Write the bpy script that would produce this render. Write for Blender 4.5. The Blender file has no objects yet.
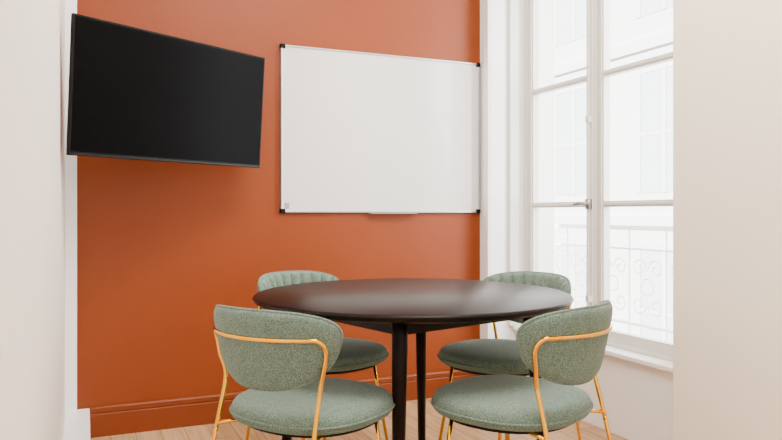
import bpy, bmesh, math, random
from math import sin, cos, pi, radians, sqrt
from mathutils import Vector, Matrix
random.seed(3)
scene = bpy.context.scene
COL = scene.collection

# ------------------------------------------------------------------ materials
def new_mat(name):
    m = bpy.data.materials.new(name); m.use_nodes = True
    nt = m.node_tree
    return m, nt, nt.nodes["Principled BSDF"]
def lin(c):
    return tuple(((v/255)/12.92 if v/255 <= .04045 else ((v/255+.055)/1.055)**2.4) for v in c)+(1,)
def simple(name, rgb, rough=.6, metal=0, var=.04, scale=6, bump=0, bscale=200, coat=0, spec=.5):
    m, nt, b = new_mat(name)
    b.inputs["Roughness"].default_value = rough
    b.inputs["Metallic"].default_value = metal
    b.inputs["Specular IOR Level"].default_value = spec
    if coat: b.inputs["Coat Weight"].default_value = coat
    tc = nt.nodes.new("ShaderNodeTexCoord")
    n = nt.nodes.new("ShaderNodeTexNoise"); n.inputs["Scale"].default_value = scale; n.inputs["Detail"].default_value = 4
    nt.links.new(tc.outputs["Object"], n.inputs["Vector"])
    r = nt.nodes.new("ShaderNodeValToRGB")
    c = lin(rgb)
    r.color_ramp.elements[0].position = .3; r.color_ramp.elements[1].position = .7
    r.color_ramp.elements[0].color = tuple(v*(1-var) for v in c[:3])+(1,)
    r.color_ramp.elements[1].color = tuple(min(1, v*(1+var)) for v in c[:3])+(1,)
    nt.links.new(n.outputs["Fac"], r.inputs["Fac"]); nt.links.new(r.outputs["Color"], b.inputs["Base Color"])
    if bump:
        n2 = nt.nodes.new("ShaderNodeTexNoise"); n2.inputs["Scale"].default_value = bscale
        nt.links.new(tc.outputs["Object"], n2.inputs["Vector"])
        bp = nt.nodes.new("ShaderNodeBump"); bp.inputs["Strength"].default_value = bump; bp.inputs["Distance"].default_value = .002
        nt.links.new(n2.outputs["Fac"], bp.inputs["Height"]); nt.links.new(bp.outputs["Normal"], b.inputs["Normal"])
    return m

M_orange = simple("orange_paint", (127, 55, 15), .45, var=.04, scale=2, bump=.15, bscale=150, spec=.28)
M_orange_trim = simple("orange_trim_paint", (119, 51, 14), .4, var=.02, spec=.3)
M_white = simple("white_wall_paint", (244, 235, 228), .6, var=.01, scale=2, bump=.08, bscale=120)
M_cream = simple("cream_wall_paint", (248, 237, 218), .6, var=.015, scale=1.5, bump=.08, bscale=120)
M_trim = simple("white_gloss_paint", (248, 247, 245), .35, var=.01)
M_frame = simple("backlit_frame_paint", (222, 218, 211), .4, var=.01)  # white frame paint, greyed to put its backlit shade into the colour
M_ceil = simple("ceiling_paint", (245, 243, 240), .7, var=.01)
M_black = simple("black_plastic", (10, 10, 11), .5, var=.1, spec=.12)
M_screen = simple("dark_screen", (8, 8, 9), .3, var=.05, spec=.02)
M_alu = simple("brushed_aluminium", (190, 190, 192), .32, 1, var=.04, scale=30)
M_tray = simple("pen_tray_aluminium", (150, 150, 152), .4, 1, var=.04, scale=30)
M_steel = simple("satin_steel_handle", (150, 148, 145), .35, 1, var=.04, scale=30)
M_board = simple("whiteboard_enamel", (223, 221, 217), .1, var=.01, scale=2)
M_gold = simple("polished_brass_metal", (236, 172, 42), .08, 1, var=.03, scale=20)
M_rail = simple("overexposed_iron", (248, 248, 248), .6, var=.01)  # dark iron coloured near white, standing in for outdoor overexposure
M_facade = simple("pale_stone_facade", (232, 231, 229), .9, var=.03, scale=1.5)
M_facwin = simple("facade_window_grey", (208, 213, 218), .5, var=.02)

def wood_dark():
    m, nt, b = new_mat("dark_stained_wood")
    tc = nt.nodes.new("ShaderNodeTexCoord"); mp = nt.nodes.new("ShaderNodeMapping")
    mp.inputs["Scale"].default_value = (3, 40, 3)
    nt.links.new(tc.outputs["Object"], mp.inputs["Vector"])
    n = nt.nodes.new("ShaderNodeTexNoise"); n.inputs["Scale"].default_value = 2; n.inputs["Detail"].default_value = 8
    nt.links.new(mp.outputs["Vector"], n.inputs["Vector"])
    r = nt.nodes.new("ShaderNodeValToRGB")
    r.color_ramp.elements[0].position = .3; r.color_ramp.elements[1].position = .75
    r.color_ramp.elements[0].color = lin((18, 11, 10)); r.color_ramp.elements[1].color = lin((32, 21, 18))
    nt.links.new(n.outputs["Fac"], r.inputs["Fac"]); nt.links.new(r.outputs["Color"], b.inputs["Base Color"])
    b.inputs["Roughness"].default_value = .34; b.inputs["Specular IOR Level"].default_value = .09
    bp = nt.nodes.new("ShaderNodeBump"); bp.inputs["Strength"].default_value = .08
    nt.links.new(n.outputs["Fac"], bp.inputs["Height"]); nt.links.new(bp.outputs["Normal"], b.inputs["Normal"])
    return m
M_table = wood_dark()

def fabric():
    m, nt, b = new_mat("sage_woven_fabric")
    tc = nt.nodes.new("ShaderNodeTexCoord")
    n = nt.nodes.new("ShaderNodeTexNoise"); n.inputs["Scale"].default_value = 380; n.inputs["Detail"].default_value = 3
    nt.links.new(tc.outputs["Object"], n.inputs["Vector"])
    r = nt.nodes.new("ShaderNodeValToRGB")
    r.color_ramp.elements[0].position = .33; r.color_ramp.elements[1].position = .69
    r.color_ramp.elements[0].color = lin((60, 79, 70)); r.color_ramp.elements[1].color = lin((130, 149, 134))
    nt.links.new(n.outputs["Fac"], r.inputs["Fac"])
    n3 = nt.nodes.new("ShaderNodeTexNoise"); n3.inputs["Scale"].default_value = 40; n3.inputs["Detail"].default_value = 4
    nt.links.new(tc.outputs["Object"], n3.inputs["Vector"])
    r3 = nt.nodes.new("ShaderNodeValToRGB")
    r3.color_ramp.elements[0].position = .3; r3.color_ramp.elements[1].position = .7
    r3.color_ramp.elements[0].color = (.84, .84, .84, 1); r3.color_ramp.elements[1].color = (1, 1, 1, 1)
    nt.links.new(n3.outputs["Fac"], r3.inputs["Fac"])
    mx = nt.nodes.new("ShaderNodeMix"); mx.data_type = 'RGBA'; mx.blend_type = 'MULTIPLY'; mx.inputs[0].default_value = 1
    nt.links.new(r.outputs["Color"], mx.inputs[6]); nt.links.new(r3.outputs["Color"], mx.inputs[7])
    nt.links.new(mx.outputs[2], b.inputs["Base Color"])
    b.inputs["Roughness"].default_value = .95
    b.inputs["Specular IOR Level"].default_value = .2
    b.inputs["Sheen Weight"].default_value = .12
    b.inputs["Sheen Roughness"].default_value = .5
    bp = nt.nodes.new("ShaderNodeBump"); bp.inputs["Strength"].default_value = .3; bp.inputs["Distance"].default_value = .001
    nt.links.new(n.outputs["Fac"], bp.inputs["Height"]); nt.links.new(bp.outputs["Normal"], b.inputs["Normal"])
    return m
M_fabric = fabric()

def floor_mat():
    m, nt, b = new_mat("light_oak_planks")
    tc = nt.nodes.new("ShaderNodeTexCoord")
    mp = nt.nodes.new("ShaderNodeMapping"); mp.inputs["Rotation"].default_value = (0, 0, radians(90))
    nt.links.new(tc.outputs["Object"], mp.inputs["Vector"])
    br = nt.nodes.new("ShaderNodeTexBrick")
    br.inputs["Scale"].default_value = 1; br.inputs["Brick Width"].default_value = 1.1; br.inputs["Row Height"].default_value = .11
    br.inputs["Mortar Size"].default_value = .0018; br.inputs["Bias"].default_value = 0
    br.inputs["Color1"].default_value = lin((204, 170, 128)); br.inputs["Color2"].default_value = lin((184, 148, 106))
    br.inputs["Mortar"].default_value = lin((100, 72, 48))
    nt.links.new(mp.outputs["Vector"], br.inputs["Vector"])
    mp2 = nt.nodes.new("ShaderNodeMapping"); mp2.inputs["Scale"].default_value = (30, 2, 1)
    nt.links.new(tc.outputs["Object"], mp2.inputs["Vector"])
    n = nt.nodes.new("ShaderNodeTexNoise"); n.inputs["Scale"].default_value = 1.5; n.inputs["Detail"].default_value = 8; n.inputs["Distortion"].default_value = .6
    nt.links.new(mp2.outputs["Vector"], n.inputs["Vector"])
    r = nt.nodes.new("ShaderNodeValToRGB")
    r.color_ramp.elements[0].position = .3; r.color_ramp.elements[1].position = .65
    r.color_ramp.elements[0].color = (.66, .56, .46, 1); r.color_ramp.elements[1].color = (1, 1, 1, 1)
    nt.links.new(n.outputs["Fac"], r.inputs["Fac"])
    mx = nt.nodes.new("ShaderNodeMix"); mx.data_type = 'RGBA'; mx.blend_type = 'MULTIPLY'; mx.inputs[0].default_value = 1
    nt.links.new(br.outputs["Color"], mx.inputs[6]); nt.links.new(r.outputs["Color"], mx.inputs[7])
    nt.links.new(mx.outputs[2], b.inputs["Base Color"])
    b.inputs["Roughness"].default_value = .4
    return m
M_floor = floor_mat()

def glass_mat():
    m, nt, b = new_mat("window_glass")
    nt.nodes.remove(b)
    out = [n for n in nt.nodes if n.type == 'OUTPUT_MATERIAL'][0]
    t = nt.nodes.new("ShaderNodeBsdfTransparent"); g = nt.nodes.new("ShaderNodeBsdfGlossy")
    t.inputs[0].default_value = (.98, .99, .99, 1)
    g.inputs["Roughness"].default_value = .02
    mx = nt.nodes.new("ShaderNodeMixShader"); mx.inputs[0].default_value = .05
    nt.links.new(t.outputs[0], mx.inputs[1]); nt.links.new(g.outputs[0], mx.inputs[2])
    nt.links.new(mx.outputs[0], out.inputs[0])
    return m
M_glass = glass_mat()

# ------------------------------------------------------------------ mesh helpers
def obj_from(name, verts, faces, mat, parent=None, smooth=False, loc=None, rot=None):
    me = bpy.data.meshes.new(name); me.from_pydata([tuple(v) for v in verts], [], faces)
    bm = bmesh.new(); bm.from_mesh(me); bmesh.ops.recalc_face_normals(bm, faces=bm.faces); bm.to_mesh(me); bm.free()
    me.materials.append(mat)
    if smooth:
        for p in me.polygons: p.use_smooth = True
    o = bpy.data.objects.new(name, me); COL.objects.link(o)
    if parent: o.parent = parent
    if loc: o.location = loc
    if rot: o.rotation_euler = rot
    return o
def empty(name, loc=(0, 0, 0), rz=0):
    e = bpy.data.objects.new(name, None); COL.objects.link(e)
    e.location = loc; e.rotation_euler = (0, 0, rz); e.empty_display_size = .1
    return e
class G:
    def __init__(s): s.v = []; s.f = []
    def add(s, v, f):
        o = len(s.v); s.v += [Vector(p) for p in v]; s.f += [tuple(i+o for i in q) for q in f]; return s
    def box(s, a, b):
        x0, y0, z0 = a; x1, y1, z1 = b
        return s.add([(x0,y0,z0),(x1,y0,z0),(x1,y1,z0),(x0,y1,z0),(x0,y0,z1),(x1,y0,z1),(x1,y1,z1),(x0,y1,z1)],
              [(0,3,2,1),(4,5,6,7),(0,1,5,4),(1,2,6,5),(2,3,7,6),(3,0,4,7)])
    def tube(s, pts, r, n=12, closed=False):
        pts = [Vector(p) for p in pts]; N = len(pts)
        rr = r if isinstance(r, (list, tuple)) else [r]*N
        T = []
        for i in range(N):
            if closed: t = pts[(i+1) % N]-pts[i-1]
            else: t = pts[min(i+1, N-1)]-pts[max(i-1, 0)]
            T.append(t.normalized())
        up = Vector((0, 0, 1)) if abs(T[0].z) < .9 else Vector((1, 0, 0))
        u = (up-T[0]*up.dot(T[0])).normalized(); vs = []
        for i in range(N):
            u = (u-T[i]*u.dot(T[i])).normalized(); w = T[i].cross(u)
            for k in range(n):
                a = 2*pi*k/n; vs.append(pts[i]+(u*cos(a)+w*sin(a))*rr[i])
        fs = []
        for i in range(N if closed else N-1):
            for k in range(n):
                j = (i+1) % N
                fs.append((i*n+k, i*n+(k+1) % n, j*n+(k+1) % n, j*n+k))
        if not closed:
            fs.append(tuple(range(n))[::-1]); fs.append(tuple((N-1)*n+k for k in range(n)))
        return s.add(vs, fs)
    def rings(s, rings):   # list of closed loops, capped
        n = len(rings[0]); vs = [p for r in rings for p in r]; fs = []
        for i in range(len(rings)-1):
            for k in range(n): fs.append((i*n+k, i*n+(k+1) % n, (i+1)*n+(k+1) % n, (i+1)*n+k))
        fs.append(tuple(range(n))); fs.append(tuple((len(rings)-1)*n+k for k in range(n)))
        return s.add(vs, fs)
    def obj(s, name, mat, parent=None, smooth=False, bevel=0, **k):
        o = obj_from(name, s.v, s.f, mat, parent, smooth, **k)
        if bevel:
            m = o.modifiers.new("bevel", 'BEVEL'); m.width = bevel; m.segments = 2; m.limit_method = 'ANGLE'
        return o
def struct(o): o["kind"] = "structure"; return o
def thing(o, label, cat, group=None):
    o["label"] = label; o["category"] = cat
    if group: o["group"] = group
    return o
def spline(pts, n=8):   # catmull-rom
    P = [Vector(p) for p in pts]; P = [P[0]*2-P[1]]+P+[P[-1]*2-P[-2]]; out = []
    for i in range(1, len(P)-2):
        for k in range(n):
            t = k/n; a, b, c, d = P[i-1:i+3]
            out.append(.5*((2*b)+(-a+c)*t+(2*a-5*b+4*c-d)*t*t+(-a+3*b-3*c+d)*t**3))
    out.append(P[-2]); return out

# ------------------------------------------------------------------ room
XL, XR, YB, H = -.085, 2.12, 3.56, 3.1
YN = -1.2
struct(G().box((XL-.2, YN, -.1), (XR+.6, YB+.2, 0)).obj("floor", M_floor))
struct(G().box((XL-.2, YN, H), (XR+.6, YB+.2, H+.15)).obj("ceiling", M_ceil))
struct(G().box((XL-.2, YB, 0), (XR, YB+.2, H)).obj("wall_back", M_orange))
struct(G().box((XL-.2, YN, 0), (XL, YB, H)).obj("wall_left", M_white))
XW = 2.35
wr = G()
wr.box((XR, YN, 0), (XR+.45, 2.09, H))
wr.box((2.29, 2.09, 3.02), (XR+.45, 3.45, H))
struct(wr.obj("wall_right", M_cream, bevel=.004))
wr = G()
wr.box((XR, 3.45, 0), (XR+.45, YB+.2, H))
wr.box((2.29, 2.09, 0), (XR+.45, 3.45, .37))
struct(wr.obj("wall_window", M_trim, bevel=.004))
# sill
struct(G().box((2.265, 2.095, .37), (2.45, 3.445, .395)).obj("trim_1", M_trim, bevel=.006))
# corner batten on the side wall
struct(G().box((XL, 3.50, .137), (-.034, YB, H)).obj("trim_2", M_trim, bevel=.004))
# architrave strips of window niche
struct(G().box((XR-.012, 3.452, 0), (XR, 3.50, H)).obj("trim_3", M_trim, bevel=.003))
struct(G().box((2.24, 3.425, .395), (2.30, 3.45, 3.02)).obj("trim_4", M_frame, bevel=.004))
# baseboards with moulding
def baseboard(name, x0, x1, mat):
    g = G(); prof = [(0, 0), (-.016, 0), (-.016, .104), (-.014, .108), (-.014, .111), (-.017, .115), (-.017, .134), (-.012, .140), (0, .142)]
    n = len(prof)
    vs = [(x0, YB+a, b) for a, b in prof]+[(x1, YB+a, b) for a, b in prof]
    fs = [(i, (i+1) % n, n+(i+1) % n, n+i) for i in range(n)]+[tuple(range(n)), tuple(range(n, 2*n))]
    return struct(g.add(vs, fs).obj(name, mat))
baseboard("baseboard_back", .02, XR, M_orange_trim)
struct(G().box((XL, YN, 0), (.02, YB, .137)).obj("baseboard_left", M_trim, bevel=.006))
struct(G().box((XR-.018, YN, 0), (XR, 2.09, .13)).obj("baseboard_right", M_trim, bevel=.005))

# ------------------------------------------------------------------ window
win = struct(empty("window_1", (XW, 2.835, .395)))
def wbox(g, y0, y1, z0, z1, x0=0, x1=.06):
    return g.box((x0, y0-2.835, z0-.395), (x1, y1-2.835, z1-.395))
g = G()
Y0, Y1, ZT = 2.22, 3.45, 3.02
wbox(g, Y1-.035, Y1, .395, ZT, .0, .07); wbox(g, Y0-.13, Y0+.035, .395, ZT, .0, .07)
wbox(g, Y0+.035, Y1-.035, .395, .42, 0, .07); wbox(g, Y0+.035, Y1-.035, ZT-.03, ZT, 0, .07)
g.obj("window_frame", M_frame, win, bevel=.004)
zs = [.468, 1.09, 1.738, 2.386, 2.97]
def leaf(ya, yb, sa, sb):
    g = G()
    wbox(g, ya, ya+sa, .42, 2.99, .008, .05); wbox(g, yb-sb, yb, .42, 2.99, .008, .05)
    wbox(g, ya+sa, yb-sb, .42, .468, .008, .05); wbox(g, ya+sa, yb-sb, 2.955, 2.99, .008, .05)
    for z in zs[1:-1]:
        wbox(g, ya+sa, yb-sb, z-.015, z+.015, .010, .046); wbox(g, ya+sa, yb-sb, z-.006, z+.006, .003, .010)
    # raised glazing moulding along the stiles
    wbox(g, ya+sa-.016, ya+sa-.008, .46, 2.96, .0, .008); wbox(g, yb-sb+.008, yb-sb+.016, .46, 2.96, .0, .008)
    o = g.obj("window_leaf", M_frame, win, bevel=.002)
    g = G(); a, b, c, d = ya+sa-.003-2.835, yb-sb+.003-2.835, .465-.395, 2.96-.395
    g.add([(.03, a, c), (.03, b, c), (.03, b, d), (.03, a, d)], [(0, 1, 2, 3)])
    g.obj("window_glass", M_glass, o)
    return o
leaf(Y0+.035, 2.832, .045, .062)
leaf(2.838, Y1-.035, .062, .045)
g = G(); wbox(g, 2.808, 2.862, .42, 2.99, -.012, .007); wbox(g, 2.818, 2.852, .42, 2.99, -.022, -.012)
g.obj("astragal", M_frame, win, bevel=.003)
g = G()
def wp(x, y, z): return (x, y-2.835, z-.395)
g.tube([wp(-.034, 2.835, .44), wp(-.034, 2.835, 2.9)], .006, 10)
for z in (.6, 1.5, 2.2): g.box(wp(-.042, 2.822, z), wp(-.021, 2.848, z+.03))
g.obj("cremone_rod", M_frame, win, smooth=False)
g = G(); g.box(wp(-.044, 2.822, 1.065), wp(-.021, 2.848, 1.115))
g.tube([wp(-.03, 2.835, 1.09), wp(-.06, 2.835, 1.09)], .008, 10)
g.tube(spline([wp(-.06, 2.83, 1.09), wp(-.062, 2.87, 1.093), wp(-.062, 2.91, 1.088)]), [.008]*8+[.010]*9, 10)
g.obj("handle", M_steel, win, smooth=True)

# ------------------------------------------------------------------ outside
fac = thing(empty("building_facade", (9.0, 4.0, -8)), "pale stone apartment building facade across the street", "building")
g = G(); g.box((0, -9, 0), (.5, 16, 24))
for k in range(7): g.box((-.05, -9, 2.6+k*3.1), (0, 16, 2.8+k*3.1))
g.obj("facade_wall", M_facade, fac)
for k in range(7):
    for j in range(9):
        y = -7.5+j*2.4; z = 3.2+k*3.1
        g = G(); g.box((-.006, y, z), (0.01, y+1.1, z+2.1))
        g.obj("facade_window", M_facwin, fac)
        g = G()
        for a, b, c, d, e in ((-.12, 0, 0, 2.1, .014), (1.1, 1.22, 0, 2.1, .014), (-.12, 1.22, 2.1, 2.25, .014), (.51, .59, 0, 2.1, .016),
                           (0, .51, 1.0, 1.05, .012), (.59, 1.1, 1.0, 1.05, .012)):
            g.box((-e, y+a, z+c), (-.0005, y+b, z+d))
        g.obj("window_surround", M_facade, fac)
rail = thing(empty("balcony_railing", (2.80, 2.8, 0)), "ornate wrought-iron balcony railing outside the window", "railing")
g = G()
g.box((-.02, -1.1, .95), (.02, 1.1, .975)); g.box((-.01, -1.1, .42), (.01, 1.1, .435))
g.box((-.01, -1.1, .84), (.01, 1.1, .85))
for k in range(9): g.tube([(0, -1.1+k*.275, .3), (0, -1.1+k*.275, .95)], .005, 6)
for k in range(8):
    yc = -1.1+k*.275+.1375
    for sg in (-1, 1):
        for zc, dz in ((.74, 1), (.54, -1)):
            pts = []
            for i in range(28):
                a = i/27*2.6*pi; r = .055*(1-i/34)
                pts.append((0, yc+sg*(.062-r*cos(a)), zc+dz*r*sin(a)))
            g.tube(pts, .0035, 6)
    g.tube([(0, yc+.045*cos(a), .64+.045*sin(a)) for a in [2*pi*i/20 for i in range(20)]], .0035, 6, closed=True)
g.obj("railing_ironwork", M_rail, rail)
struct(G().box((XR+.45, 1.2, .18), (2.9, 4.4, .30)).obj("trim_5", M_facade))

# ------------------------------------------------------------------ television
A = radians(29.2)
tv = thing(empty("television", (.357, 3.1155, 1.261), A), "large black flat television on a tilting wall bracket, screen off", "television")
tw, th = .95, .527
tilt = radians(4)
def tl(p):
    x, y, z = p
    return Vector((x, y*cos(tilt)-z*sin(tilt), z*cos(tilt)+y*sin(tilt)))
def tobj(g, name, mat, par, **k):
    g.v = [tl(p) for p in g.v]; return g.obj(name, mat, par, **k)
g = G()
g.box((-tw/2, 0, 0), (tw/2, .018, th))
r0 = [(-tw/2+.02, .018, .02), (tw/2-.02, .018, .02), (tw/2-.02, .018, th-.02), (-tw/2+.02, .018, th-.02)]
r1 = [(-tw/2+.16, .055, .05), (tw/2-.1, .055, .05), (tw/2-.1, .055, th-.12), (-tw/2+.16, .055, th-.12)]
g.rings([r0, r1])
tobj(g, "casing", M_black, tv, bevel=.003)
g = G(); g.box((-tw/2+.009, -.0015, .016), (tw/2-.009, .0, th-.009)); tobj(g, "screen", M_screen, tv)
g = G(); g.box((-tw/2+.006, -.004, .003), (tw/2-.006, 0, .010)); tobj(g, "bottom_bezel", simple("dark_grey_bezel", (18, 17, 17), .4, 0, spec=.2), tv)
g = G(); g.box((-.12, .055, .14), (.12, .068, .38)); g.box((-.03, .066, .2), (.03, .1, .3))
g.v = [tl(p) for p in g.v]
g.tube([(0, .085, .25), (.02, .16, .25), (.22, .2, .25)], .014, 10)
iw = Matrix.Rotation(-A, 3, 'Z')
pw = iw @ (Vector((.50, 3.545, 1.51))-Vector((.357, 3.1155, 1.261)))
g.tube([(.22, .2, .25), tuple(pw)], .014, 10)
g.obj("wall_bracket", M_black, tv)
# ------------------------------------------------------------------ whiteboard
wb = thing(empty("whiteboard", (1.5165, YB, 1.047)), "wall-mounted magnetic whiteboard with thin aluminium frame and black corners", "whiteboard")
W2, HB = .5915, .868
G().box((-W2+.006, -.014, .006), (W2-.006, -.002, HB-.006)).obj("board_panel", M_board, wb)
g = G()
g.box((-W2, -.02, 0), (W2, -.002, .009)); g.box((-W2, -.02, HB-.009), (W2, -.002, HB))
g.box((-W2, -.02, .009), (-W2+.009, -.002, HB-.009)); g.box((W2-.009, -.02, .009), (W2, -.002, HB-.009))
g.obj("board_frame", M_alu, wb, bevel=.002)
for sx in (-1, 1):
    for z in (0, HB):
        x0, x1 = sorted((sx*(W2+.003), sx*(W2-.024))); z0, z1 = (z-.003, z+.02) if z == 0 else (z-.02, z+.003)
        g = G(); g.box((x0, -.023, z0), (x1, -.0005, z1)); g.obj("corner_cap", M_black, wb, bevel=.003)
g = G(); g.box((-.105, -.045, -.006), (.175, -.015, -.003)); g.box((-.105, -.047, -.006), (.175, -.045, -.001)); g.box((-.105, -.02, -.006), (.175, -.002, -.001))
g.obj("pen_tray", M_tray, wb)
g = G(); g.box((-W2+.02, -.0145, .02), (-W2+.045, -.014, .05)); g.obj("sticker", simple("grey_sticker", (150, 152, 156), .5), wb)

# ------------------------------------------------------------------ switch on side wall
sw = thing(empty("wall_switch", (XL, .76, .885)), "small white plastic switch on the white wall", "switch")
G().box((0, -.03, 0), (.008, .03, .045)).obj("switch_plate", M_trim, sw, bevel=.003)
G().box((.008, -.018, .008), (.011, .018, .037)).obj("rocker", M_trim, sw, bevel=.001)

# ------------------------------------------------------------------ table
TC = (1.11, 2.352)
tb = thing(empty("round_table", (TC[0], TC[1], 0)), "round dark-stained wooden meeting table with tapered legs", "table")
R = .58; n = 128
prof = [(R-.03, .722), (R-.012, .727), (R-.003, .735), (R, .742), (R-.003, .747), (R-.008, .75)]
rings = [[(r*cos(2*pi*k/n), r*sin(2*pi*k/n), z) for k in range(n)] for r, z in prof]
o = G().rings(rings).obj("table_top", M_table, tb, smooth=True)
m = o.modifiers.new("es", 'EDGE_SPLIT'); m.split_angle = radians(40)
la = [radians(-120.3+90*k) for k in range(4)]
RL = .425
corners = [Vector((RL*cos(a), RL*sin(a), 0)) for a in la]
g = G()
for i in range(4):
    a, b = corners[i], corners[(i+1) % 4]; d = (b-a).normalized(); nrm = Vector((d.y, -d.x, 0))*.011
    q = [a+nrm, b+nrm, b-nrm, a-nrm]
    g.rings([[p+Vector((0, 0, .667)) for p in q], [p+Vector((0, 0, .722)) for p in q]])
g.obj("apron", M_table, tb)
for i, a in enumerate(la):
    d = Vector((cos(a), sin(a), 0)); pts = [d*RL+Vector((0, 0, .7215)), d*(RL+.004)+Vector((0, 0, .66)), d*.495+Vector((0, 0, 0))]
    o = G().tube(pts, [.025, .025, .016], 24).obj("leg", M_table, tb, smooth=False)
    for p in o.data.polygons: p.use_smooth = len(p.vertices) == 4

# ------------------------------------------------------------------ chairs
def superell(a, b, n, N, z, cy=0):
    out = []
    for k in range(N):
        t = 2*pi*k/N; c, s = cos(t), sin(t)
        f = 1/((abs(c)**n+abs(s)**n)**(1/n)); out.append((a*c*f, cy+b*s*f, z))
    return out
RB, YC, PH = .256, .01, radians(61)
ZC, ZH = .674, .111
def flare(z): return .022*(z-ZC)/ZH
def back_pt(s, t, off):
    w = 1-.20*((1-t)/2)**1.3
    phi = s*PH*w; z = ZC+t*ZH
    r = RB+off+flare(z)
    return Vector((r*sin(phi), YC-r*cos(phi), z-.008*abs(s)**2*max(t, 0)))
NT, NBT = 3.2, 2.4
def shape(a, b):
    cx = a*sqrt(1-b*b/2); cy = b*sqrt(1-a*a/2); r = min(1, math.hypot(cx, cy))
    if r < 1e-6: return 0, 0, 0
    c, s = cx/r, cy/r; nn = NT if cy > 0 else NBT
    f = 1/((abs(c)**nn+abs(s)**nn)**(1/nn))
    return cx*f, cy*f, r
def make_backrest(parent):
    NA, NB = 170, 30; g = G(); vs = []; idx = {}
    for side in (1, -1):
        for i in range(NA+1):
            for j in range(NB+1):
                bd = i in (0, NA) or j in (0, NB)
                if side == -1 and bd: idx[(side, i, j)] = idx[(1, i, j)]; continue
                a = .35*(2*i/NA-1)+.65*sin(pi/2*(2*i/NA-1)); b = sin(pi/2*(2*j/NB-1))
                s, t, r = shape(a, b)
                p = sqrt(max(0, 1-r**6))
                if side == 1: off = .020*p
                else:
                    ch = abs(sin(pi*11*(s+1)/2))**.5
                    off = -(.010*p+.019*ch*min(1, p*1.3))
                idx[(side, i, j)] = len(vs); vs.append(back_pt(s, t, off))
    fs = []
    for side in (1, -1):
        for i in range(NA):
            for j in range(NB):
                fs.append((idx[(side, i, j)], idx[(side, i+1, j)], idx[(side, i+1, j+1)], idx[(side, i, j+1)]))
    g.add(vs, fs)
    loop = []
    for k in range(120):
        th_ = 2*pi*k/120; c, s = cos(th_), sin(th_); nn = NT if s > 0 else NBT
        f = 1/((abs(c)**nn+abs(s)**nn)**(1/nn)); loop.append(back_pt(c*f, s*f, .002))
    g.tube(loop, .0045, 8, closed=True)
    return g.obj("backrest", M_fabric, parent, smooth=True)
TA = radians(48); RT = RB+.021; TR = .0066
def make_chair():
    c = empty("dining_chair")
    parts = []
    N = 96; g = G()
    prof = [(.90, .440), (.965, .442), (.99, .448), (1, .457), (1, .467), (.99, .479), (.965, .488), (.92, .494), (.8, .498), (.5, .500), (.1, .501)]
    g.rings([superell(.230*f, .228*f, 2.45, N, z, .02) for f, z in prof])
    g.tube(superell(.232, .230, 2.45, N, .462, .02), .004, 8, closed=True)
    parts.append(g.obj("seat", M_fabric, c, smooth=True))
    parts.append(make_backrest(c))
    g = G(); g.rings([superell(.2, .195, 2.3, 48, .426, .02), superell(.2, .195, 2.3, 48, .441, .02)])
    parts.append(g.obj("seat_frame", M_black, c, smooth=False))
    zt = .708
    K = 24
    def half(sg):
        P = [(sg*.183, -.202, .415), (sg*.180, -.190, .47), (sg*.178, -.172, .54), (sg*.182, -.166, .585)]
        for z, ph in ((.625, TA-radians(1)), (.66, TA)):
            r = RT+flare(z); P.append((sg*r*sin(ph), YC-r*cos(ph), z))
        for q in (0.2, .4, .6, .8, .97):
            ang = q*pi/2; dphi = .036*(1-cos(ang))/RT; z = .665+(zt-.665)*sin(ang)
            ph = TA-dphi; r = RT+flare(z)
            P.append((sg*r*sin(ph), YC-r*cos(ph), z))
        return P
    L = half(-1); Rr = half(1)
    ph0 = TA-.052/RT; r = RT+flare(zt)
    arc = [(r*sin(p), YC-r*cos(p), zt) for p in [(-ph0+2*ph0*i/K) for i in range(K+1)]]
    path = spline(L+arc+Rr[::-1], 3)
    g = G(); g.tube(path, TR, 12)
    parts.append(g.obj("back_frame", M_gold, c, smooth=True))
    for sg in (-1, 1):
        a = spline([(sg*.183, -.202, .418), (sg*.185, -.222, .33), (sg*.193, -.258, .15), (sg*.20, -.285, .0)], 6)
        g = G(); g.tube(a, TR, 12); g.tube([(sg*.182, -.200, .432), (sg*.13, -.09, .432)], .006, 8)
        parts.append(g.obj("leg", M_gold, c, smooth=True))
        a = [(sg*.145, .14, .428), (sg*.155, .155, .30), (sg*.185, .205, 0)]
        g = G(); g.tube(a, TR, 12)
        parts.append(g.obj("leg", M_gold, c, smooth=True))
    return c, parts
base, parts = make_chair()
def place(c, x, y, ang):   # ang clockwise from +Y
    c.location = (x, y, 0); c.rotation_euler = (0, 0, -radians(ang))
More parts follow.
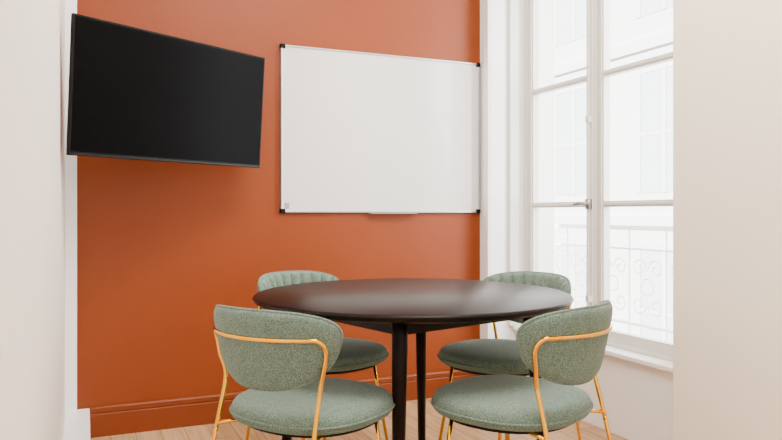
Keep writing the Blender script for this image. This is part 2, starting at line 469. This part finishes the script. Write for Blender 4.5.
specs = [
 (.620, 2.040, 57, "sage green chair with gold tube frame beside the white wall"),
 (1.216, 1.822, -26, "sage green chair with gold tube frame, beside the cream wall"),
 (.912, 2.775, 155, "sage green channel-tufted chair with gold frame by the orange wall"),
 (1.562, 2.448, -109, "sage green channel-tufted chair with gold frame tucked near the window"),
]
for i, (x, y, a, lab) in enumerate(specs):
    if i == 0: c = base
    else:
        c = base.copy(); COL.objects.link(c)
        for p in parts:
            q = p.copy(); q.parent = c; COL.objects.link(q)
    place(c, x, y, a)
    thing(c, lab, "chair", "dining chairs around the round table")

# ------------------------------------------------------------------ light
w = bpy.data.worlds.new("world"); scene.world = w; w.use_nodes = True
bg = w.node_tree.nodes["Background"]; bg.inputs[0].default_value = (1, .985, .96, 1); bg.inputs[1].default_value = 2.1
sd = bpy.data.lights.new("sun", 'SUN'); sd.energy = 32; sd.angle = radians(2); sd.color = (1, .99, .98)
so = bpy.data.objects.new("sun", sd); COL.objects.link(so)
so.rotation_euler = Vector((.75, -.25, -.6)).to_track_quat('-Z', 'Y').to_euler()
def area(name, loc, tgt, sx, sy, e, col):
    l = bpy.data.lights.new(name, 'AREA'); l.shape = 'RECTANGLE'; l.size = sx; l.size_y = sy; l.energy = e; l.color = col
    o = bpy.data.objects.new(name, l); COL.objects.link(o); o.location = loc
    o.rotation_euler = (Vector(tgt)-Vector(loc)).to_track_quat('-Z', 'Y').to_euler(); return o
area("ceiling_fill", (1.1, 1.5, 3.05), (1.1, 1.8, 0), 1.2, 1.2, 120, (1, .95, .88))  # added fill under the ceiling, brightens the upper walls; no fitting in view
area("window_sky_fill", (3.3, 1.75, 2.0), (1.2, 2.5, 1.0), 1.4, 2.6, 180, (.99, .99, 1))  # added panel outside, out of view, standing in for skylight through the window

# ------------------------------------------------------------------ camera
cd = bpy.data.cameras.new("camera"); cam = bpy.data.objects.new("camera", cd); COL.objects.link(cam)
cam.location = (0, 0, 1.045); cam.rotation_euler = (radians(90), 0, -radians(23.55))
cd.sensor_width = 36; cd.lens = 702/782*36; cd.shift_y = -7/782; cd.clip_start = .02
scene.camera = cam
